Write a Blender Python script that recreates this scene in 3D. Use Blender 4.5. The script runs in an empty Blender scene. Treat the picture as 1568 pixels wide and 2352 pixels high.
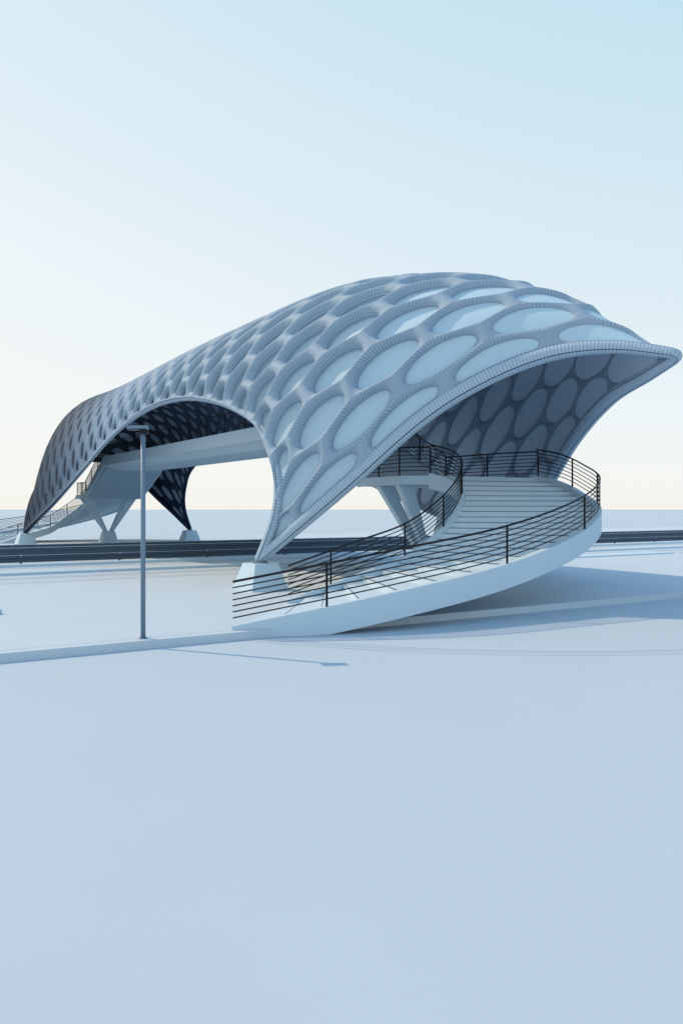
import bpy, math, random
import numpy as np
from mathutils import Vector
random.seed(4)
sc = bpy.context.scene
COL = sc.collection
R = math.radians

# ------------------------------------------------------------------ frames
# bridge frame: t along the bridge (positive = near end), l to the left of it
O = np.array([2.9, 30.5]); A = np.array([.587, -.809]); B = np.array([-.809, -.587])
def W(t, l, z):
    p = O + A*t + B*l
    return (float(p[0]), float(p[1]), float(z))
def toTL(x, y):
    d = np.array([x, y]) - O
    return float(d @ A), float(d @ B)
# road frame: s along the road, n across it
D = np.array([.876, .482]); D /= np.linalg.norm(D); N = np.array([-D[1], D[0]])
def RD(s, n, z):
    p = D*s + N*n
    return (float(p[0]), float(p[1]), float(z))

# ------------------------------------------------------------------ materials
def mat(name, col, rough=.75, noise=.06, scale=3.0, metal=0.0, bump=0.0):
    m = bpy.data.materials.new(name); m.use_nodes = True
    nt = m.node_tree; n = nt.nodes; b = n['Principled BSDF']
    b.inputs['Roughness'].default_value = rough
    b.inputs['Metallic'].default_value = metal
    b.inputs['Specular IOR Level'].default_value = .25
    tc = n.new('ShaderNodeTexCoord'); nz = n.new('ShaderNodeTexNoise')
    nz.inputs['Scale'].default_value = scale; nz.inputs['Detail'].default_value = 6
    nt.links.new(tc.outputs['Object'], nz.inputs['Vector'])
    mx = n.new('ShaderNodeMix'); mx.data_type = 'RGBA'
    c = np.array(col)
    mx.inputs[6].default_value = (*(c*(1-noise)), 1); mx.inputs[7].default_value = (*np.minimum(c*(1+noise), 1), 1)
    nt.links.new(nz.outputs['Fac'], mx.inputs[0]); nt.links.new(mx.outputs[2], b.inputs['Base Color'])
    if bump:
        bp = n.new('ShaderNodeBump'); bp.inputs['Strength'].default_value = bump; bp.inputs['Distance'].default_value = .02
        nt.links.new(nz.outputs['Fac'], bp.inputs['Height']); nt.links.new(bp.outputs[0], b.inputs['Normal'])
    return m

def along(nt, a, b, t0, t1):
    """value running from a to b between stations t0 and t1 of the bridge axis"""
    n = nt.nodes; L = nt.links
    g = n.new('ShaderNodeNewGeometry')
    dt = n.new('ShaderNodeVectorMath'); dt.operation = 'DOT_PRODUCT'
    L.new(g.outputs['Position'], dt.inputs[0]); dt.inputs[1].default_value = (A[0], A[1], 0)
    off = float(O @ A)
    mr = n.new('ShaderNodeMapRange'); L.new(dt.outputs['Value'], mr.inputs['Value'])
    mr.inputs['From Min'].default_value = t0+off; mr.inputs['From Max'].default_value = t1+off
    mr.inputs['To Min'].default_value = a; mr.inputs['To Max'].default_value = b
    return mr.outputs[0]

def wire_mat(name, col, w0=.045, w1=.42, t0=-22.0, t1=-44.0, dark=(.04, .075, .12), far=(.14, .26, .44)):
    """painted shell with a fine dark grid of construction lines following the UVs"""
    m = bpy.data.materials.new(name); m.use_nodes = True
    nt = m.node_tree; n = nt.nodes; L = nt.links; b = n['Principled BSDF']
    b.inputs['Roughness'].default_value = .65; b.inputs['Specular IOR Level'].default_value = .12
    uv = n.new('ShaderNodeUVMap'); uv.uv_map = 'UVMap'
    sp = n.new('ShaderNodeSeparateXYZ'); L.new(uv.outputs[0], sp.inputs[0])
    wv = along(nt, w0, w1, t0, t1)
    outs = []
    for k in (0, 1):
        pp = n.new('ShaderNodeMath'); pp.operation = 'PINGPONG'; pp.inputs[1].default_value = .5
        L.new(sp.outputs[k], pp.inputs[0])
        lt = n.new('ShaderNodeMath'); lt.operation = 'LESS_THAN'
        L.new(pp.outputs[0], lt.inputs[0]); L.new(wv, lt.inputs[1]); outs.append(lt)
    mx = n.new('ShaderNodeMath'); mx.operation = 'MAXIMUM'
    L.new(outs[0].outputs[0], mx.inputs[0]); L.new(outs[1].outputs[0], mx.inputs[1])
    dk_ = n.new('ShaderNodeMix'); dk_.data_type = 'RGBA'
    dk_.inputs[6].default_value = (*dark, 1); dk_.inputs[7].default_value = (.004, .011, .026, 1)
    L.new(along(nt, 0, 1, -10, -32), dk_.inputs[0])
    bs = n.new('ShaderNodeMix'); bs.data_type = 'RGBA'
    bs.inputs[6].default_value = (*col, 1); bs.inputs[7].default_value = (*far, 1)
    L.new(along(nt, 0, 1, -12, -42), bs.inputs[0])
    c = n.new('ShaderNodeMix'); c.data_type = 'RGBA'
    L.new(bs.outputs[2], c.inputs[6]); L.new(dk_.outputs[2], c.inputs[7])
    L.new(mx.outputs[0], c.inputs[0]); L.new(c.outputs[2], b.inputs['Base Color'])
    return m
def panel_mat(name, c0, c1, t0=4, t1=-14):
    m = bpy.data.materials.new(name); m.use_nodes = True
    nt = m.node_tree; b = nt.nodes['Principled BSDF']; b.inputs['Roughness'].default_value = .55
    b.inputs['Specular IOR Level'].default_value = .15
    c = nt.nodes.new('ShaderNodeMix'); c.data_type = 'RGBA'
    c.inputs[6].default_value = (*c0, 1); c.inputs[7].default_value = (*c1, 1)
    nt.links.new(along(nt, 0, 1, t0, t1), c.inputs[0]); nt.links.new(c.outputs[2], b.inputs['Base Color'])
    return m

M = dict(
    ground=mat('ground_paint', (.475, .57, .645), .85, .03, .35),
    pave=mat('pavement_paint', (.525, .62, .69), .85, .03, .5),
    road=mat('road_paint', (.50, .595, .67), .85, .03, .5),
    line=mat('marking_paint', (.16, .25, .36), .8, .03, 1.0),
    faint=mat('faint_line_paint', (.39, .49, .59), .8, .03, 1.0),
    white=mat('pale_concrete', (.53, .67, .77), .75, .03, 1.2),
    tread=mat('tread_concrete', (.56, .69, .78), .75, .03, 2.0),
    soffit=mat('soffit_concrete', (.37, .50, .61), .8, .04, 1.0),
    black=mat('black_steel', (.012, .014, .02), .5, .1, 6.0, .3),
    rail=mat('guard_steel', (.075, .11, .155), .6, .15, 4.0, .1),
    railcap=mat('guard_cap', (.36, .46, .56), .55, .05, 4.0),
    joint=mat('dark_joint', (.13, .18, .24), .8, .03, 1.0),
    pole=mat('grey_steel', (.18, .26, .34), .5, .05, 5.0, .2),
    lens=mat('smoked_lens', (.03, .035, .045), .2, .05, 5.0),
    panel=panel_mat('panel_far_shade', (.48, .65, .77), (.008, .016, .032)),  # pale near, darkening far: shade of the deep holes put into the colour
    panel_in=panel_mat('panel_inner_shade', (.42, .53, .66), (.26, .35, .46), 0, -30),  # inner panel faces: shade under the vault mixed into the colour
)
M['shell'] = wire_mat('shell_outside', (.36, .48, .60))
M['shell_in'] = wire_mat('shell_inner_shade', (.25, .33, .43), .06, .36)  # darker than outside: the canopy's interior shadow painted into the base tone
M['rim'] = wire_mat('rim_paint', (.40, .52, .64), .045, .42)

# ------------------------------------------------------------------ mesh helpers
def mesh_obj(name, verts, faces, m, parent=None, smooth=False, mats=None, midx=None, uvs=None):
    me = bpy.data.meshes.new(name)
    me.from_pydata([tuple(v) for v in verts], [], [tuple(int(i) for i in f) for f in faces])
    for q in (mats or [m]): me.materials.append(q)
    if midx is not None: me.polygons.foreach_set('material_index', np.array(midx, dtype=np.int32))
    if uvs is not None:
        ul = me.uv_layers.new(name='UVMap'); ul.data.foreach_set('uv', np.array(uvs, dtype=np.float32).ravel())
    if smooth: me.polygons.foreach_set('use_smooth', np.ones(len(me.polygons), dtype=bool))
    me.update()
    o = bpy.data.objects.new(name, me); COL.objects.link(o)
    if parent: o.parent = parent; o.matrix_parent_inverse = parent.matrix_basis.inverted()
    return o
def tag(o, label=None, cat=None, group=None, kind=None):
    if label: o['label'] = label
    if cat: o['category'] = cat
    if group: o['group'] = group
    if kind: o['kind'] = kind
    return o
def empty(name, loc, label, cat, group=None):
    o = bpy.data.objects.new(name, None); COL.objects.link(o); o.location = loc
    o.empty_display_size = .2
    return tag(o, label, cat, group)

class MB:
    def __init__(s): s.v = []; s.f = []
    def hexa(s, p):      # 8 points: 4 bottom, 4 top
        k = len(s.v); s.v += [tuple(q) for q in p]
        s.f += [(k, k+3, k+2, k+1), (k+4, k+5, k+6, k+7)] + [(k+i, k+(i+1) % 4, k+4+(i+1) % 4, k+4+i) for i in range(4)]
    def prism(s, poly, z0, z1):   # poly world xy
        k = len(s.v); n = len(poly)
        z0s = z0 if hasattr(z0, '__len__') else [z0]*n; z1s = z1 if hasattr(z1, '__len__') else [z1]*n
        s.v += [(p[0], p[1], a) for p, a in zip(poly, z0s)] + [(p[0], p[1], b) for p, b in zip(poly, z1s)]
        s.f += [tuple(range(k+n-1, k-1, -1)), tuple(range(k+n, k+2*n))]
        s.f += [(k+i, k+(i+1) % n, k+n+(i+1) % n, k+n+i) for i in range(n)]
    def tube(s, pts, r, n=6, cap=True):
        P = [Vector(p) for p in pts]; k0 = len(s.v); m = len(P)
        for i, p in enumerate(P):
            d = (P[min(i+1, m-1)]-P[max(i-1, 0)]).normalized()
            up = Vector((0, 0, 1)) if abs(d.z) < .95 else Vector((1, 0, 0))
            x = d.cross(up).normalized(); y = x.cross(d).normalized()
            for j in range(n):
                a = 2*math.pi*(j+.5)/n
                q = p + x*math.cos(a)*r + y*math.sin(a)*r
                s.v.append(tuple(q))
        for i in range(m-1):
            for j in range(n):
                a = k0+i*n+j; b = k0+i*n+(j+1) % n
                s.f.append((a, b, b+n, a+n))
        if cap:
            s.f.append(tuple(range(k0+n-1, k0-1, -1))); s.f.append(tuple(range(k0+(m-1)*n, k0+m*n)))
    def build(s, name, m, parent=None, smooth=False): return mesh_obj(name, s.v, s.f, m, parent, smooth)

def catmull(pts, per=24):
    P = np.array(pts, float); P = np.vstack([2*P[0]-P[1], P, 2*P[-1]-P[-2]]); out = []
    for i in range(1, len(P)-2):
        for k in range(per):
            u = k/per
            out.append(.5*((2*P[i])+(-P[i-1]+P[i+1])*u+(2*P[i-1]-5*P[i]+4*P[i+1]-P[i+2])*u*u+(-P[i-1]+3*P[i]-3*P[i+1]+P[i+2])*u**3))
    out.append(P[-2]); return np.array(out)
def arclen(C, n, scale=None):
    d = np.linalg.norm(np.diff(C, axis=0), axis=1); s = np.concatenate([[0], np.cumsum(d)]); s /= s[-1]
    q = np.linspace(0, 1, n)
    return np.stack([np.interp(q, s, C[:, k]) for k in range(C.shape[1])], 1)

# ------------------------------------------------------------------ canopy mid surface  (t, l, z)
frontL = [(0, 7.35, 1.15), (2.07, 6.7, 2.61), (3.5, 5.8, 3.95), (5.52, 4.4, 6.0), (7.15, 3.2, 7.2), (8.75, 1.9, 7.95), (10.4, .85, 8.05), (12.2, 0, 7.6)]
frontR = [(0, -7.35, 1.15), (1.37, -6.8, 2.79), (3.26, -5.8, 4.57), (5.63, -4.2, 6.02), (8.6, -1.9, 6.93), (10.8, -.6, 7.27), (12.2, 0, 7.6)]
side = [(0, 7.35, 1.15), (.93, 7.25, 2.68), (.91, 7.1, 3.96), (.2, 6.95, 5.1), (-1.07, 6.7, 6.2), (-2.9, 6.5, 7.0), (-5.77, 6.3, 7.85), (-9.4, 6.2, 8.5),
        (-13.4, 6.2, 8.65), (-17.3, 6.3, 8.2), (-21.3, 6.4, 7.3), (-25.9, 6.6, 5.7), (-31.4, 7.0, 3.65), (-35.8, 7.25, 2.3), (-40, 7.35, 1.15)]
crown = [(12.2, 7.6), (11.5, 8.45), (10.4, 9.25), (9, 10.0), (7.3, 10.8), (5.5, 11.45), (3.2, 12.0), (.7, 12.35), (-2, 12.5), (-8, 12.45), (-20, 12.45), (-32, 12.75),
         (-38, 13.0), (-42, 12.8), (-46, 11.9), (-49, 10.4), (-51.3, 8.6), (-52.2, 7.6)]
NVG, NUG = 481, 241       # fine table
sideC = arclen(catmull(side), NVG)[::-1]                 # v=0 far foot .. v=1 near foot (left)
rot = lambda C: np.stack([-40-C[:, 0], -C[:, 1], C[:, 2]], 1)
sideRt = rot(sideC)[::-1]                                # right side, v=0 far .. v=1 near
crownC = arclen(catmull([(a, 0, b) for a, b in crown]), NVG)[::-1]
H = (NUG-1)//2
fL = arclen(catmull(frontL), H+1); fR = arclen(catmull(frontR), H+1)
w = np.linspace(0, 1, H+1)
pl = np.cos(w*math.pi/2)**.9; pz = np.sin(w*math.pi/2)**.92; pt = w*w*(3-2*w)*.5+.5*np.sin(w*math.pi/2)
pl[-1] = 0
def norm_prof(F):
    s, e = F[0], F[-1]
    return (F[:, 0]-s[0])/(e[0]-s[0]), F[:, 1]/s[1], (F[:, 2]-s[2])/(e[2]-s[2])
nL, nR = norm_prof(fL), norm_prof(fR)
S = np.zeros((NVG, NUG, 3))
for i in range(NVG):
    v = i/(NVG-1); q = abs(2*v-1); k = q**5
    C = crownC[i]
    for sgn, E in ((1, sideC[i]), (-1, sideRt[i])):
        prof = (nL if sgn > 0 else nR) if v > .5 else (nR if sgn > 0 else nL)
        t_ = (1-k)*pt+k*prof[0]; l_ = (1-k)*pl+k*prof[1]; z_ = (1-k)*pz+k*prof[2]
        row = np.stack([E[0]+(C[0]-E[0])*t_, E[1]*l_, E[2]+(C[2]-E[2])*z_], 1)
        if sgn > 0: S[i, :H+1] = row
        else: S[i, H:] = row[::-1]
SX = np.zeros_like(S)
SX[..., 0] = O[0]+A[0]*S[..., 0]+B[0]*S[..., 1]
SX[..., 1] = O[1]+A[1]*S[..., 0]+B[1]*S[..., 1]
SX[..., 2] = S[..., 2]
# smoothing away from the border
for _ in range(150):
    T_ = SX.copy()
    T_[1:-1, 1:-1] = .25*(SX[:-2, 1:-1]+SX[2:, 1:-1]+SX[1:-1, :-2]+SX[1:-1, 2:])
    SX = T_
dV = np.gradient(SX, 1/(NVG-1), axis=0); dU = np.gradient(SX, 1/(NUG-1), axis=1)
NM = np.cross(dV, dU); mag = np.linalg.norm(NM, axis=2)
if NM[NVG//2, H, 2] < 0: NM = -NM
NM /= np.maximum(mag, 1e-6)[..., None]
for _ in range(120):
    Pd = np.pad(NM, ((1, 1), (1, 1), (0, 0)), mode='edge')
    NM = .25*(Pd[:-2, 1:-1]+Pd[2:, 1:-1]+Pd[1:-1, :-2]+Pd[1:-1, 2:])
NM /= np.maximum(np.linalg.norm(NM, axis=2), 1e-6)[..., None]
wid = mag/np.maximum(np.linalg.norm(dU, axis=2), 1e-6)    # metres per unit v, measured across the rows
NU, NV = 9, 46
du, dv = 1/NU, 1/NV
gv = lambda x: .86*x+.14*np.abs(x)**3.5 if x > 0 else .86*x
TH = np.clip(.40*wid*dv, .03, .52)
for _ in range(60):
    q_ = np.pad(TH, 1, mode='edge'); TH = .25*(q_[:-2, 1:-1]+q_[2:, 1:-1]+q_[1:-1, :-2]+q_[1:-1, 2:])
vv = np.linspace(0, 1, NVG)[:, None]; uu = np.linspace(0, 1, NUG)[None, :]
bord = np.minimum(np.minimum(vv, 1-vv)/.03, np.minimum(uu, 1-uu)/.05); bord = np.clip(bord, 0, 1)
tipd = np.sqrt((np.maximum(np.abs(uu-.5)-.05, 0)/.26)**2+((np.abs(vv-.5)-.5)/.20)**2)   # calm the relief toward the two beaks
TH = TH*(.7+.3*bord)*(.14+.86*np.clip(tipd, 0, 1)**1.4)*(.25+.75*np.clip((vv-.38)/.42, 0, 1))
def samp(F, u, v):
    u = np.clip(u, 0, 1); v = np.clip(v, 0, 1)
    v = v+.055*np.sin(math.pi*u)*4*v*(1-v)          # rows lean toward the near end as they climb to the crest
    x = u*(NUG-1); y = np.clip(v, 0, 1)*(NVG-1)
    i = np.minimum(x.astype(int), NUG-2); j = np.minimum(y.astype(int), NVG-2); a = x-i; b = y-j
    if F.ndim == 3: a = a[..., None]; b = b[..., None]
    return F[j, i]*(1-a)*(1-b)+F[j, i+1]*a*(1-b)+F[j+1, i]*(1-a)*b+F[j+1, i+1]*a*b
def surf(u, v, h=0.0):
    n_ = samp(NM, u, v); n_ /= np.maximum(np.linalg.norm(n_, axis=-1), 1e-6)[..., None]
    h = np.asarray(h)
    return samp(SX, u, v)+n_*(h[..., None] if h.ndim else h)

def clip(poly, ax, val, keep_less):
    out = []
    for i in range(len(poly)):
        p, q = poly[i], poly[(i+1) % len(poly)]
        ip = (p[ax] <= val+1e-9) if keep_less else (p[ax] >= val-1e-9)
        iq = (q[ax] <= val+1e-9) if keep_less else (q[ax] >= val-1e-9)
        if ip: out.append(p)
        if ip != iq:
            s_ = (val-p[ax])/(q[ax]-p[ax]); r = [p[0]+(q[0]-p[0])*s_, p[1]+(q[1]-p[1])*s_]; r[ax] = val; out.append(tuple(r))
    res = []
    for p in out:
        if not res or abs(p[0]-res[-1][0])+abs(p[1]-res[-1][1]) > 1e-7: res.append(p)
    if len(res) > 1 and abs(res[0][0]-res[-1][0])+abs(res[0][1]-res[-1][1]) < 1e-7: res.pop()
    return res
PE, NRG = 12, 8
V_o, F_o, UV_o, MI = [], [], [], []; base = 0
panels = []
for i in range(-1, NV+1):
    vc0 = (i+.5)*dv
    for j in range(-1, NU+1):
        uc = (j+.5)*du+(du/2 if i % 2 else 0)
        poly = [(uc+du/2, gv(vc0-dv/3)), (uc+du/2, gv(vc0+dv/3)), (uc, gv(vc0+2*dv/3)), (uc-du/2, gv(vc0+dv/3)), (uc-du/2, gv(vc0-dv/3)), (uc, gv(vc0-2*dv/3))]
        full = du*abs(gv(vc0+dv/2)-gv(vc0-dv/2))
        for ax in (0, 1):
            poly = clip(poly, ax, 1.0, True) if poly else poly
            poly = clip(poly, ax, 0.0, False) if poly else poly
        if len(poly) < 3: continue
        P = np.array(poly); Q = np.roll(P, -1, 0)
        ar = .5*np.sum(P[:, 0]*Q[:, 1]-Q[:, 0]*P[:, 1])
        if abs(ar) < full*.004: continue
        cr = P[:, 0]*Q[:, 1]-Q[:, 0]*P[:, 1]
        c = np.array([np.sum((P[:, 0]+Q[:, 0])*cr), np.sum((P[:, 1]+Q[:, 1])*cr)])/(6*ar)
        s_ = np.linspace(0, 1, PE, endpoint=False)[None, :, None]
        ring = (P[:, None, :]*(1-s_)+Q[:, None, :]*s_).reshape(-1, 2)
        hole = abs(ar) > full*.3
        q = 2*c[1]-1
        g = .60+.32*min(1, max(q, 0)**1.2*1.2) if q > 0 else .60+.06*abs(q)
        fu = .88 if q > .3 else .88-.16*min(1, (.3-q)/.3)
        au = (P[:, 0].max()-P[:, 0].min())/2*fu*g; av = (P[:, 1].max()-P[:, 1].min())/2*.78*g
        if not hole: au *= .02; av *= .02
        dd = (ring-c)/np.array([au, av]); nn = np.linalg.norm(dd, axis=1)[:, None]
        n = len(ring)
        rr = (np.linspace(0, 1, NRG+1)**1.4)[:, None, None]
        r1 = rr[..., 0]
        pr = np.sqrt(np.maximum(1-(1-r1)**2.2, 0)) if hole else np.ones_like(r1)
        res_ = []
        for kk, grow in ((0, 1.0), (1, 1.15)):
            hp = c+(dd/nn)*np.array([au, av])*grow
            G = hp[None]*(1-rr)+ring[None]*rr
            u_, v_ = G[..., 0], G[..., 1]
            T = samp(TH, u_, v_)
            res_.append(surf(u_, v_, (T*pr-.03*(1-r1)) if kk == 0 else (-T*.4*pr-.06)))
        V_o.append(res_[0].reshape(-1, 3)); V_o.append(res_[1].reshape(-1, 3))
        for side_, b0 in ((0, base), (1, base+n*(NRG+1))):
            for a in range(NRG):
                for b in range(n):
                    b2 = (b+1) % n
                    f = (b0+a*n+b, b0+a*n+b2, b0+(a+1)*n+b2, b0+(a+1)*n+b)
                    a0, a1 = a*.75+.5, (a+1)*.75+.5
                    uvq = ((b, a0), (b+1, a0), (b+1, a1), (b, a1))
                    if side_: f = f[::-1]; uvq = uvq[::-1]
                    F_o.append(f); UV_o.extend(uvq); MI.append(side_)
        base += 2*n*(NRG+1)
        if hole:
            th = np.linspace(0, 2*math.pi, 28, endpoint=False)
            tops = []
            for hh, big in ((-.03, 1.06), (-.05, 1.2)):
                pv = [surf(np.array([c[0]]), np.array([c[1]]), hh)]
                for rs in (.5, big):
                    pv.append(surf(c[0]+au*rs*np.cos(th), c[1]+av*rs*np.sin(th), hh))
                tops.append(np.vstack(pv))
            top, bot = tops
            nrm = samp(NM, np.array([c[0]]), np.array([c[1]]))[0]
            area = np.linalg.norm(top[29]-top[43])*np.linalg.norm(top[36]-top[50])
            view = np.array([0, 0, 3])-top[0]; dist = np.linalg.norm(view)
            face = float(nrm@view)/dist
            score = area/dist**2*(abs(face)*(1 if face > 0 else .35))
            panels.append((score, top, bot))
V_o = np.vstack(V_o)
can = empty('canopy', W(-20, 0, 0), 'long vaulted grey lattice canopy with oval panels and a pointed overhanging beak', 'canopy')
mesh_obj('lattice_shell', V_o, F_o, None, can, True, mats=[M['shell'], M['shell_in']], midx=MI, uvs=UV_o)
def panel_faces(k0, flip=False):
    f = []
    for a in range(28): f.append((k0, k0+1+a, k0+1+(a+1) % 28))
    for a in range(28):
        b = (a+1) % 28; f.append((k0+1+a, k0+29+a, k0+29+b, k0+1+b))
    return [x[::-1] for x in f] if flip else f
panels.sort(key=lambda p: -p[0])
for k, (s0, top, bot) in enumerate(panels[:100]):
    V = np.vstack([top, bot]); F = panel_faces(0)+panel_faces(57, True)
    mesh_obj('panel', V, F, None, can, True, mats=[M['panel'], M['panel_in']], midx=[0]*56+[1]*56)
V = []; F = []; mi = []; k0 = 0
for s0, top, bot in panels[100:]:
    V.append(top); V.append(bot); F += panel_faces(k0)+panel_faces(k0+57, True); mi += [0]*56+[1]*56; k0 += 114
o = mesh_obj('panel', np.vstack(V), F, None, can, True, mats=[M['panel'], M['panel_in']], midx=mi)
o['kind'] = 'stuff'; o['label'] = 'smaller oval panels toward the far end of the canopy'
# rims
def rim(path, rad, name='rim', step=.11):
    P = np.array(path); d = np.linalg.norm(np.diff(P, axis=0), axis=1); s = np.concatenate([[0], np.cumsum(d)])
    n = int(s[-1]/step); q = np.linspace(0, s[-1], n)
    C = np.stack([np.interp(q, s, P[:, k]) for k in range(3)], 1)
    for _ in range(8): C[1:-1] = .5*C[1:-1]+.25*(C[:-2]+C[2:])
    f = q/s[-1]; rr = np.array([rad(x) for x in f])
    T_ = np.gradient(C, axis=0); T_ /= np.linalg.norm(T_, axis=1)[:, None]
    m = 16; V = []; x = None
    for i in range(n):
        if x is None: x = np.cross(T_[i], [0, 0, 1.]);
        x = x-T_[i]*(x@T_[i]); x /= np.linalg.norm(x); y = np.cross(T_[i], x)
        for j in range(m):
            a = 2*math.pi*j/m; V.append(C[i]+rr[i]*(math.cos(a)*x+math.sin(a)*y))
    F = []; UV = []; us = .25
    for i in range(n-1):
        for j in range(m):
            a = i*m+j; b = i*m+(j+1) % m; F.append((a, b, b+m, a+m)); UV += [(j*us+.5, i), ((j+1)*us+.5, i), ((j+1)*us+.5, i+1), (j*us+.5, i+1)]
    # rounded ends
    for e, sg in ((0, -1), (n-1, 1)):
        prev = e*m
        for a in (30, 60, 85):
            k = len(V); ca, sa = math.cos(R(a)), math.sin(R(a))
            for j in range(m):
                V.append(C[e]+(V[e*m+j]-C[e])*ca+T_[e]*sg*rr[e]*sa)
            for j in range(m):
                F.append((prev+j, prev+(j+1) % m, k+(j+1) % m, k+j)); UV += [(j*us+.5, 0), ((j+1)*us+.5, 0), ((j+1)*us+.5, 1), (j*us+.5, 1)]
            prev = k
        F.append(tuple(prev+j for j in range(m))); UV += [(.5, .5)]*m
    return mesh_obj(name, V, F, M['rim'], can, True, uvs=UV)
fr = lambda f: .20+.08*math.sin(math.pi*min(1, 2.0*min(f, 1-f)+.0))**.7-.04*max(0, 1-abs(f-.5)/.14)
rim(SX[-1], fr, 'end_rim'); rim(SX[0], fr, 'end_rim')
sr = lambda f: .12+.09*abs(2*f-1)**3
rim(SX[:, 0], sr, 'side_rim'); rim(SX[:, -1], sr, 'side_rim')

# ------------------------------------------------------------------ footings under the four canopy feet
def footing(t, l, label, h=.98):
    e = empty('footing', W(t, l, 0), label, 'footing', None)
    b = MB(); p = []
    for s, z in ((.78, 0), (.49, h)):
        p += [W(t+a*s, l+c*s, z) for a, c in ((-1, -1), (1, -1), (1, 1), (-1, 1))]
    b.hexa(p); b.build('plinth', M['white'], e)
    c = MB(); c.tube([W(t, l, h-.02), W(t, l, h+.06)], .3, 16); c.build('base_plate', M['pole'], e)
footing(0, 7.35, 'large tapered pale concrete footing under the canopy leg beside the curved staircase')
footing(0, -7.35, 'tapered pale concrete footing hidden behind the curved staircase')
footing(-40, 7.35, 'leftmost small tapered concrete footing under the far canopy leg')
footing(-40, -7.35, 'far tapered concrete footing just right of the distant forked pier')

# ------------------------------------------------------------------ forked piers
def pier(t, label):
    e = empty('forked_pier', W(t, 0, 0), label, 'pier')
    b = MB(); p = []
    for s, z in ((.68, 0), (.46, 1.0)): p += [W(t+a*s, c*s, z) for a, c in ((-1, -1), (1, -1), (1, 1), (-1, 1))]
    b.hexa(p); b.build('plinth', M['white'], e)
    for st in (-1, 1):
        for sl in (-1, 1):
            m = MB(); p = []
            for (cl, hl, ht, z) in ((.26*sl, .13, .10, .98), (1.95*sl, .38, .13, 3.95)):
                ct = t+st*(.17 if z < 2 else .62)
                p += [W(ct+a*ht, cl+c*hl, z) for a, c in ((-1, -1), (1, -1), (1, 1), (-1, 1))]
            m.hexa(p); ar = m.build('arm', M['white'], e)
            g = MB()       # shallow ribs down the arm's broad faces
            for off in (-.3, .3):
                for fs in (-1, 1):
                    q = []
                    for (cl, hl, ht, z) in ((.26*sl, .13, .10, 1.02), (1.95*sl, .38, .13, 3.93)):
                        ct = t+st*(.17 if z < 2 else .62)
                        q += [W(ct+fs*(ht+a*.008), cl+off*hl*1.2+c*.007, z) for a, c in ((-1, -1), (1, -1), (1, 1), (-1, 1))]
                    g.hexa(q)
            g.build('rib', M['soffit'], ar)
pier(1.4, 'pale forked pier of splayed arms under the landing behind the curved staircase')
pier(-41.4, 'distant forked pier of splayed arms carrying the far stair landing')

# ------------------------------------------------------------------ railings
def railing(path, parent, hgt=1.1, spacing=2.2, r=.0235, posts_z=None):
    P = np.array(path, float)
    b = MB()
    for k, z in enumerate(np.linspace(.2, hgt, 7)):
        rr = r*1.35 if k == 6 else r*.75
        b.tube([(p[0], p[1], p[2]+z) for p in P], rr, 6)
    o = b.build('railing', M['black'], parent)
    d = np.linalg.norm(np.diff(P[:, :2], axis=0), axis=1); s = np.concatenate([[0], np.cumsum(d)])
    n = max(1, round(s[-1]/spacing))
    if posts_z:
        qs = [float(np.interp(z, P[::-1, 2], s[::-1])) for z in posts_z]
    else: qs = [s[-1]*k/n for k in range(n+1)]
    for q in qs:
        c = [np.interp(q, s, P[:, a]) for a in range(3)]
        m = MB(); m.tube([(c[0], c[1], c[2]-.12), (c[0], c[1], c[2]+hgt)], .033, 8); m.build('post', M['black'], o)
    return o

# ------------------------------------------------------------------ deck
ZD, ZL = 7.2, 4.3
dk = empty('bridge_deck', W(-20, 0, 0), 'long straight pale bridge deck slung under the canopy, with black wire railings', 'bridge deck')
b = MB(); sec = [(2.6, 0), (2.6, -.62), (2.3, -.66), (1.6, -.95), (-1.6, -.95), (-2.3, -.66), (-2.6, -.62), (-2.6, 0)]
ts = (-34.5, -5.5)
for t in ts: b.v += [W(t, l, ZD+z) for l, z in sec]
n = len(sec); b.f += [tuple(range(n)), tuple(range(2*n-1, n-1, -1))]+[(i, i+n, (i+1) % n+n, (i+1) % n) for i in range(n)]
b.build('slab', M['white'], dk)
for sl in (1, -1):
    m = MB(); m.prism([W(ts[0], sl*2.62, 0)[:2], W(ts[1], sl*2.62, 0)[:2], W(ts[1], sl*2.45, 0)[:2], W(ts[0], sl*2.45, 0)[:2]], ZD+.003, ZD+.1); m.build('kerb_upstand', M['white'], dk)
    railing([W(t, sl*2.5, ZD+.1) for t in np.linspace(ts[0], ts[1], 15)], dk, spacing=2.4)

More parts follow.
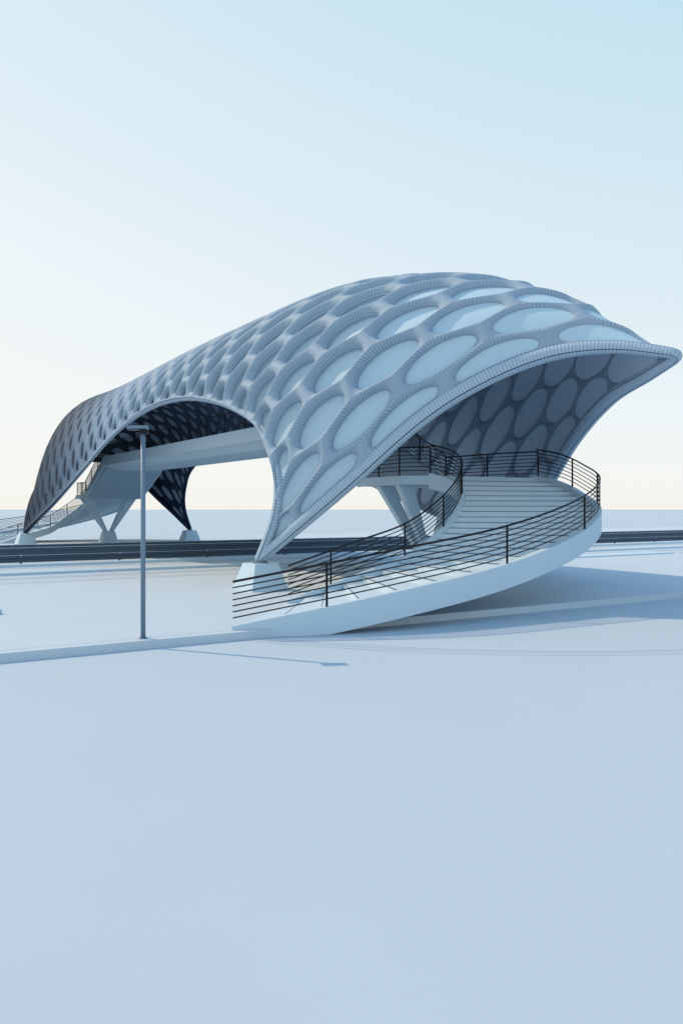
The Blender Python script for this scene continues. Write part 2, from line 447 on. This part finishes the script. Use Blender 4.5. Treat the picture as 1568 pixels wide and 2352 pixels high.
# ------------------------------------------------------------------ stairs (near, and mirrored far)
inner = [(3.4, 26.8, 4.3), (4.2, 26.6, 4.05), (4.5, 26.1, 3.6), (4.2, 25.4, 2.9), (3.4, 24.7, 2.1), (2.2, 24.2, 1.3), (.4, 23.2, .7), (-1.7, 22.2, 0)]
outer = [(8.1, 29.0, 4.3), (8.8, 28.2, 4.05), (9.25, 27, 3.6), (9.2, 24.8, 2.9), (7.6, 22.5, 2.1), (4.75, 20.3, 1.3), (1.2, 18.2, .7), (-2.7, 17.3, 0)]
def stair(mir, label, name):
    X = (lambda x, y: (x, y)) if not mir else (lambda x, y: W(-40-toTL(x, y)[0], toTL(x, y)[1], 0)[:2])
    tt = (lambda t: -40-t) if mir else (lambda t: t)
    e = empty(name, W(tt(1.4), 0, 0), label, 'staircase')
    # landing
    b = MB(); poly = [(-.2, 2.6), (2.6, 2.6), (3.3, 1.76), (4.4, -3.3), (3.0, -2.9), (-.2, -2.6)]
    b.prism([W(tt(t), l, 0)[:2] for t, l in poly], ZL-.34, ZL); b.build('landing', M['white'], e)
    # upper straight flight
    b = MB(); ns = 17; t0, t1 = -5.5, -.2
    for k in range(ns):
        ta = t0+(t1-t0)*k/ns; tb = t0+(t1-t0)*(k+1)/ns; z = ZD-(ZD-ZL)*(k+1)/(ns+1)
        b.prism([W(tt(ta), 2.4, 0)[:2], W(tt(tb), 2.4, 0)[:2], W(tt(tb), -2.4, 0)[:2], W(tt(ta), -2.4, 0)[:2]], z-.3, z)
    b.build('upper_steps', M['tread'], e)
    b = MB()
    b.prism([W(tt(t0), 2.38, 0)[:2], W(tt(t1), 2.38, 0)[:2], W(tt(t1), -2.38, 0)[:2], W(tt(t0), -2.38, 0)[:2]],
            [ZD-.9, ZL-.33, ZL-.33, ZD-.9], [ZD-.4, ZL-.2, ZL-.2, ZD-.4]); b.build('soffit', M['soffit'], e)
    for sl in (1, -1):
        b = MB(); b.prism([W(tt(t0), sl*2.4, 0)[:2], W(tt(t1), sl*2.4, 0)[:2], W(tt(t1), sl*2.6, 0)[:2], W(tt(t0), sl*2.6, 0)[:2]],
                [ZD-.7, ZL-.36, ZL-.36, ZD-.7], [ZD+.08, ZL+.1, ZL+.1, ZD+.08]); b.build('stringer', M['white'], e)
        railing([W(tt(t), sl*2.5, z+.1) for t, z in ((t0, ZD), (t1, ZL))], e, spacing=1.8)
    railing([W(tt(-.2), 2.5, ZL), W(tt(2.6), 2.5, ZL), W(tt(3.3), 1.76, ZL)], e, spacing=1.5)
    railing([W(tt(-.2), -2.5, ZL), W(tt(3.0), -2.8, ZL), W(tt(4.4), -3.3, ZL)], e, spacing=2.3)
    # curved flight
    I = catmull(inner, 16); U = catmull(outer, 16)
    for c in (I, U):
        c[:, 2] = np.minimum.accumulate(c[:, 2])
    def at(C, z):
        zz = C[::-1, 2]
        return np.array([np.interp(z, zz, C[::-1, 0]), np.interp(z, zz, C[::-1, 1])])
    ns = 22; b = MB()
    for k in range(ns):
        za = ZL-ZL*k/ns; zb = ZL-ZL*(k+1)/ns; sub = 1
        p = [X(*at(I, za)), X(*at(I, zb)), X(*at(U, zb)), X(*at(U, za))]
        b.prism(p, max(zb-.3, -.18), max(zb, .015))
    b.build('curved_steps', M['tread'], e)
    # nosing lines
    b = MB()
    for k in range(ns-1):
        zb = ZL-ZL*(k+1)/ns; a = np.array(X(*at(I, zb))); c = np.array(X(*at(U, zb)))
        d = (c-a)/np.linalg.norm(c-a); nn = np.array([-d[1], d[0]])*.011
        b.prism([a-nn, c-nn, c+nn, a+nn], zb-.022, zb+.003)
    b.build('nosing', M['joint'], e)
    zs = np.linspace(ZL, 0, 70)
    for C, Cc, wd, dep in ((U, I, .24, .62), (I, U, .2, .5)):
        V = []; F = []
        for z in zs:
            p = at(C, z); q = at(Cc, z); d = (p-q)/np.linalg.norm(p-q)
            o_ = X(*(p+d*.06)); i_ = X(*(p-d*(wd-.06)))
            lo = max(z-dep, -.195); hi = z+.1
            V += [(*o_, lo), (*o_, hi), (*i_, hi), (*i_, lo)]
        for k in range(len(zs)-1):
            for a in range(4):
                F.append((k*4+a, k*4+(a+1) % 4, k*4+4+(a+1) % 4, k*4+4+a))
        F += [(0, 1, 2, 3), tuple(len(V)-4+i for i in (3, 2, 1, 0))]
        mesh_obj('stringer', V, F, M['white'], e)
        railing([(*X(*(at(C, z))), z+.1) for z in zs], e, posts_z=[.52, 1.42, 2.35, 3.2, 3.9] if C is U else [.55, 1.4, 2.4, 3.6])
    V = []; F = []
    for z in zs:
        p = at(U, z); q = at(I, z); d = (p-q)/np.linalg.norm(p-q)
        lo = max(z-.46, -.15)
        V += [(*X(*(p-d*.12)), lo), (*X(*(q+d*.1)), lo)]
    for k in range(len(zs)-1): F.append((k*2, k*2+1, k*2+3, k*2+2))
    mesh_obj('soffit', V, F, M['soffit'], e)
    return e
stair(False, 'wide curved staircase sweeping from ground up to the landing, with black wire railings', 'curved_staircase')
stair(True, 'distant staircase descending out of frame at far left behind the canopy leg', 'far_staircase')

# ------------------------------------------------------------------ street lamp
lx, ly = -4.6, 16.16
lp = empty('street_lamp', (lx, ly, 0), 'slim grey street lamp with a flat box head standing at the kerb', 'street lamp')
b = MB(); b.tube([(lx, ly, 0), (lx, ly, 4.76)], .055, 20); b.build('pole', M['pole'], lp, True)
b = MB(); b.tube([(lx, ly, 0), (lx, ly, .03)], .09, 16); b.build('base_plate', M['pole'], lp)
def boxr(b, cx, cy, cz, hx, hy, hz, rz=0, tilt=0):
    p = []
    for z in (-1, 1):
        for x, y in ((-1, -1), (1, -1), (1, 1), (-1, 1)):
            X_, Y_ = x*hx*(1 if z < 0 else .94), y*hy*(1 if z < 0 else .94)
            p.append((cx+X_*math.cos(rz)-Y_*math.sin(rz), cy+X_*math.sin(rz)+Y_*math.cos(rz), cz+z*hz+X_*tilt))
    b.hexa(p)
rz = R(8)
b = MB(); boxr(b, lx-.12, ly, 4.90, .24, .12, .036, rz, .03); hd = b.build('lamp_head', M['pole'], lp)
b = MB(); boxr(b, lx+.02, ly, 4.80, .10, .08, .045, rz); b.build('bracket', M['black'], lp)
b = MB(); boxr(b, lx-.14, ly, 4.852, .19, .09, .010, rz, .03); b.build('lens', M['lens'], hd)

# ------------------------------------------------------------------ setting
def sheet(name, s0, s1, n0, n1, z, m):
    o = mesh_obj(name, [RD(s0, n0, z), RD(s1, n0, z), RD(s1, n1, z), RD(s0, n1, z)], [(0, 1, 2, 3)], m); o['kind'] = 'structure'; return o
def slab(name, s0, s1, n0, n1, z0, z1, m):
    b = MB(); b.prism([RD(s0, n0, 0)[:2], RD(s1, n0, 0)[:2], RD(s1, n1, 0)[:2], RD(s0, n1, 0)[:2]], z0, z1); o = b.build(name, m); o['kind'] = 'structure'; return o
sheet('ground', -9000, 9000, -3000, 12000, -.2, M['ground'])
slab('pavement', -260, 420, 16.1, 30.5, -.25, 0, M['pave'])
slab('kerb', -260, 420, 30.56, 30.9, -.25, -.05, M['pave'])
slab('pavement', -320, 520, 58, 78, -.25, 0, M['pave'])
sheet('road', -320, 520, 30.95, 57.9, -.196, M['road'])
for n_, w_ in ((30.98, .14), (32.2, .10), (33.0, .05), (35.0, .12), (35.6, .05), (41.2, .16), (52, .11), (55.5, .11)): sheet('lane_marking', -320, 520, n_, n_+w_, -.192, M['line'])
slab('kerb', -260, 420, 37.0, 37.6, -.22, -.06, M['white'])
slab('kerb', -260, 420, 42.2, 42.7, -.22, -.04, M['white'])
for k, n_ in enumerate((84, 96, 118, 150, 210)):
    sheet('ground_joint', -900, 1500, n_, n_+.003*n_, -.196, M['faint'])
sheet('pavement_joint', -260, 420, 16.42, 16.435, .004, M['faint'])
# curved kerb lines in the foreground
cx, cy = 5.2, 29.5
for rr_, wd in ((15.0, .02), (15.22, .02), (15.5, .02)):
    V = []; F = []
    for k in range(61):
        a = R(-128+80*k/60)
        V += [(cx+(rr_)*math.cos(a), cy+rr_*.92*math.sin(a), -.196), (cx+(rr_+wd)*math.cos(a), cy+(rr_+wd)*.92*math.sin(a), -.196)]
    for k in range(60): F.append((2*k, 2*k+1, 2*k+3, 2*k+2))
    o = mesh_obj('kerb_line', V, F, M['faint']); o['kind'] = 'structure'
# low slabs lying on the pavement
b = MB(); b.prism([(-10.4, 19.3), (-9.72, 19.5), (-9.8, 20.1), (-10.5, 19.9)], 0, .12); o = b.build('low_slab', M['white']); tag(o, 'low flat slab cut by the left edge of the picture on the pavement', 'slab')
b = MB(); b.prism([RD(34.2, 31.6, 0)[:2], RD(44, 31.6, 0)[:2], RD(44, 33.2, 0)[:2], RD(34.9, 33.2, 0)[:2]], -.19, -.02); o = b.build('traffic_island', M['white']); tag(o, 'low pale kerbed traffic island at the right edge beyond the staircase shadow', 'traffic island')

# guardrails
def guard(n_, label):
    e = empty('guardrail', RD(0, n_, -.2), label, 'guardrail', None)
    s0, s1 = -60, 160
    for zc in (.10, .54):
        b = MB(); prof = [(0, -.20), (-.05, -.14), (-.05, -.07), (.0, -.01), (.0, .01), (-.05, .07), (-.05, .14), (0, .20)]
        m = len(prof); st = np.linspace(s0, s1, 56)
        for s in st: b.v += [RD(s, n_+p, zc+z) for p, z in prof]
        for i in range(len(st)-1):
            for j in range(m-1): b.f.append((i*m+j, (i+1)*m+j, (i+1)*m+j+1, i*m+j+1))
        rb = b.build('rail_beam', M['rail'], e)
        b = MB(); b.hexa([RD(s, n_+p, zc+z) for z in (.203, .235) for s, p in ((s0, -.06), (s1, -.06), (s1, .06), (s0, .06))]); b.build('top_strip', M['railcap'], rb)
    s = -36.0
    while s < 110:
        b = MB(); p = []
        for z in (-.2, .80): p += [RD(s+a*.06, n_+.1+c*.05, z) for a, c in ((-1, -1), (1, -1), (1, 1), (-1, 1))]
        b.hexa(p); b.build('post', M['rail'], e)
        b = MB(); p = []
        for z in (.27, .37): p += [RD(s+a*.06, n_-.07+c*.02, z) for a, c in ((-1, -1), (1, -1), (1, 1), (-1, 1))]
        b.hexa(p); b.build('reflector', M['soffit'], e)
        s += 5.6
guard(44.5, 'nearer of the two long dark steel guardrails running along the road')
guard(48.2, 'farther of the two long dark steel guardrails running along the road')

# ------------------------------------------------------------------ world and sun
wd = bpy.data.worlds.new("World"); sc.world = wd; wd.use_nodes = True
nt = wd.node_tree; n = nt.nodes; L = nt.links
bg = n['Background']
sh = Vector((-.931, .366)); el = R(46)
sun_az = math.atan2(sh.x, sh.y)
sky = n.new('ShaderNodeTexSky'); sky.sky_type = 'NISHITA'; sky.sun_disc = False; sky.sun_elevation = el; sky.sun_rotation = sun_az % (2*math.pi)
sky.dust_density = 2.0
tc = n.new('ShaderNodeTexCoord'); sp = n.new('ShaderNodeSeparateXYZ'); L.new(tc.outputs['Generated'], sp.inputs[0])
# haze: thins with height and away from the sun side
mx = n.new('ShaderNodeMath'); mx.operation = 'MULTIPLY'; mx.inputs[1].default_value = .30; L.new(sp.outputs[0], mx.inputs[0])
zc = n.new('ShaderNodeMath'); zc.operation = 'MULTIPLY'; zc.inputs[1].default_value = 3.0; zc.use_clamp = True; L.new(sp.outputs[2], zc.inputs[0])
mz = n.new('ShaderNodeMath'); mz.operation = 'MULTIPLY'; L.new(mx.outputs[0], mz.inputs[0]); L.new(zc.outputs[0], mz.inputs[1])
ad = n.new('ShaderNodeMath'); ad.operation = 'ADD'; L.new(sp.outputs[2], ad.inputs[0]); L.new(mz.outputs[0], ad.inputs[1])
rp = n.new('ShaderNodeValToRGB'); L.new(ad.outputs[0], rp.inputs[0])
stops = [(0.0, (.95, .95, .89)), (.06, (.94, .96, .93)), (.2, (.87, .94, .965)), (.34, (.77, .885, .945)), (.47, (.71, .855, .93)), (.72, (.53, .78, .89)), (1.0, (.02, .28, .80))]
cr = rp.color_ramp
cr.elements[0].position = 0; cr.elements[0].color = (*stops[0][1], 1)
cr.elements[1].position = 1; cr.elements[1].color = (*stops[-1][1], 1)
for p, c in stops[1:-1]:
    q = cr.elements.new(p); q.color = (*c, 1)
sc_ = n.new('ShaderNodeVectorMath'); sc_.operation = 'SCALE'; sc_.inputs['Scale'].default_value = .1; L.new(sky.outputs[0], sc_.inputs[0])
mix = n.new('ShaderNodeMix'); mix.data_type = 'RGBA'; mix.inputs[0].default_value = .05
L.new(rp.outputs[0], mix.inputs[6]); L.new(sc_.outputs[0], mix.inputs[7]); L.new(mix.outputs[2], bg.inputs[0]); bg.inputs[1].default_value = 1.0
sl = bpy.data.lights.new('sun', 'SUN'); sl.energy = 2.65; sl.angle = R(.5); sl.color = (1, .77, .54)
so = bpy.data.objects.new('sun', sl); COL.objects.link(so)
dirv = Vector((sh.x*math.cos(el), sh.y*math.cos(el), math.sin(el)))
so.rotation_euler = dirv.to_track_quat('Z', 'Y').to_euler(); so.location = (-30, 20, 40)

# ------------------------------------------------------------------ camera
cam = bpy.data.cameras.new('camera'); co = bpy.data.objects.new('camera', cam); COL.objects.link(co)
co.location = (0, 0, 3); co.rotation_euler = (R(90), 0, 0)
cam.sensor_fit = 'HORIZONTAL'; cam.sensor_width = 36; cam.lens = 36*1600/1568; cam.shift_y = -6/1568
cam.clip_end = 30000; cam.clip_start = .1
sc.camera = co
sc.view_settings.view_transform = 'Standard'; sc.view_settings.look = 'None'; sc.view_settings.exposure = 0
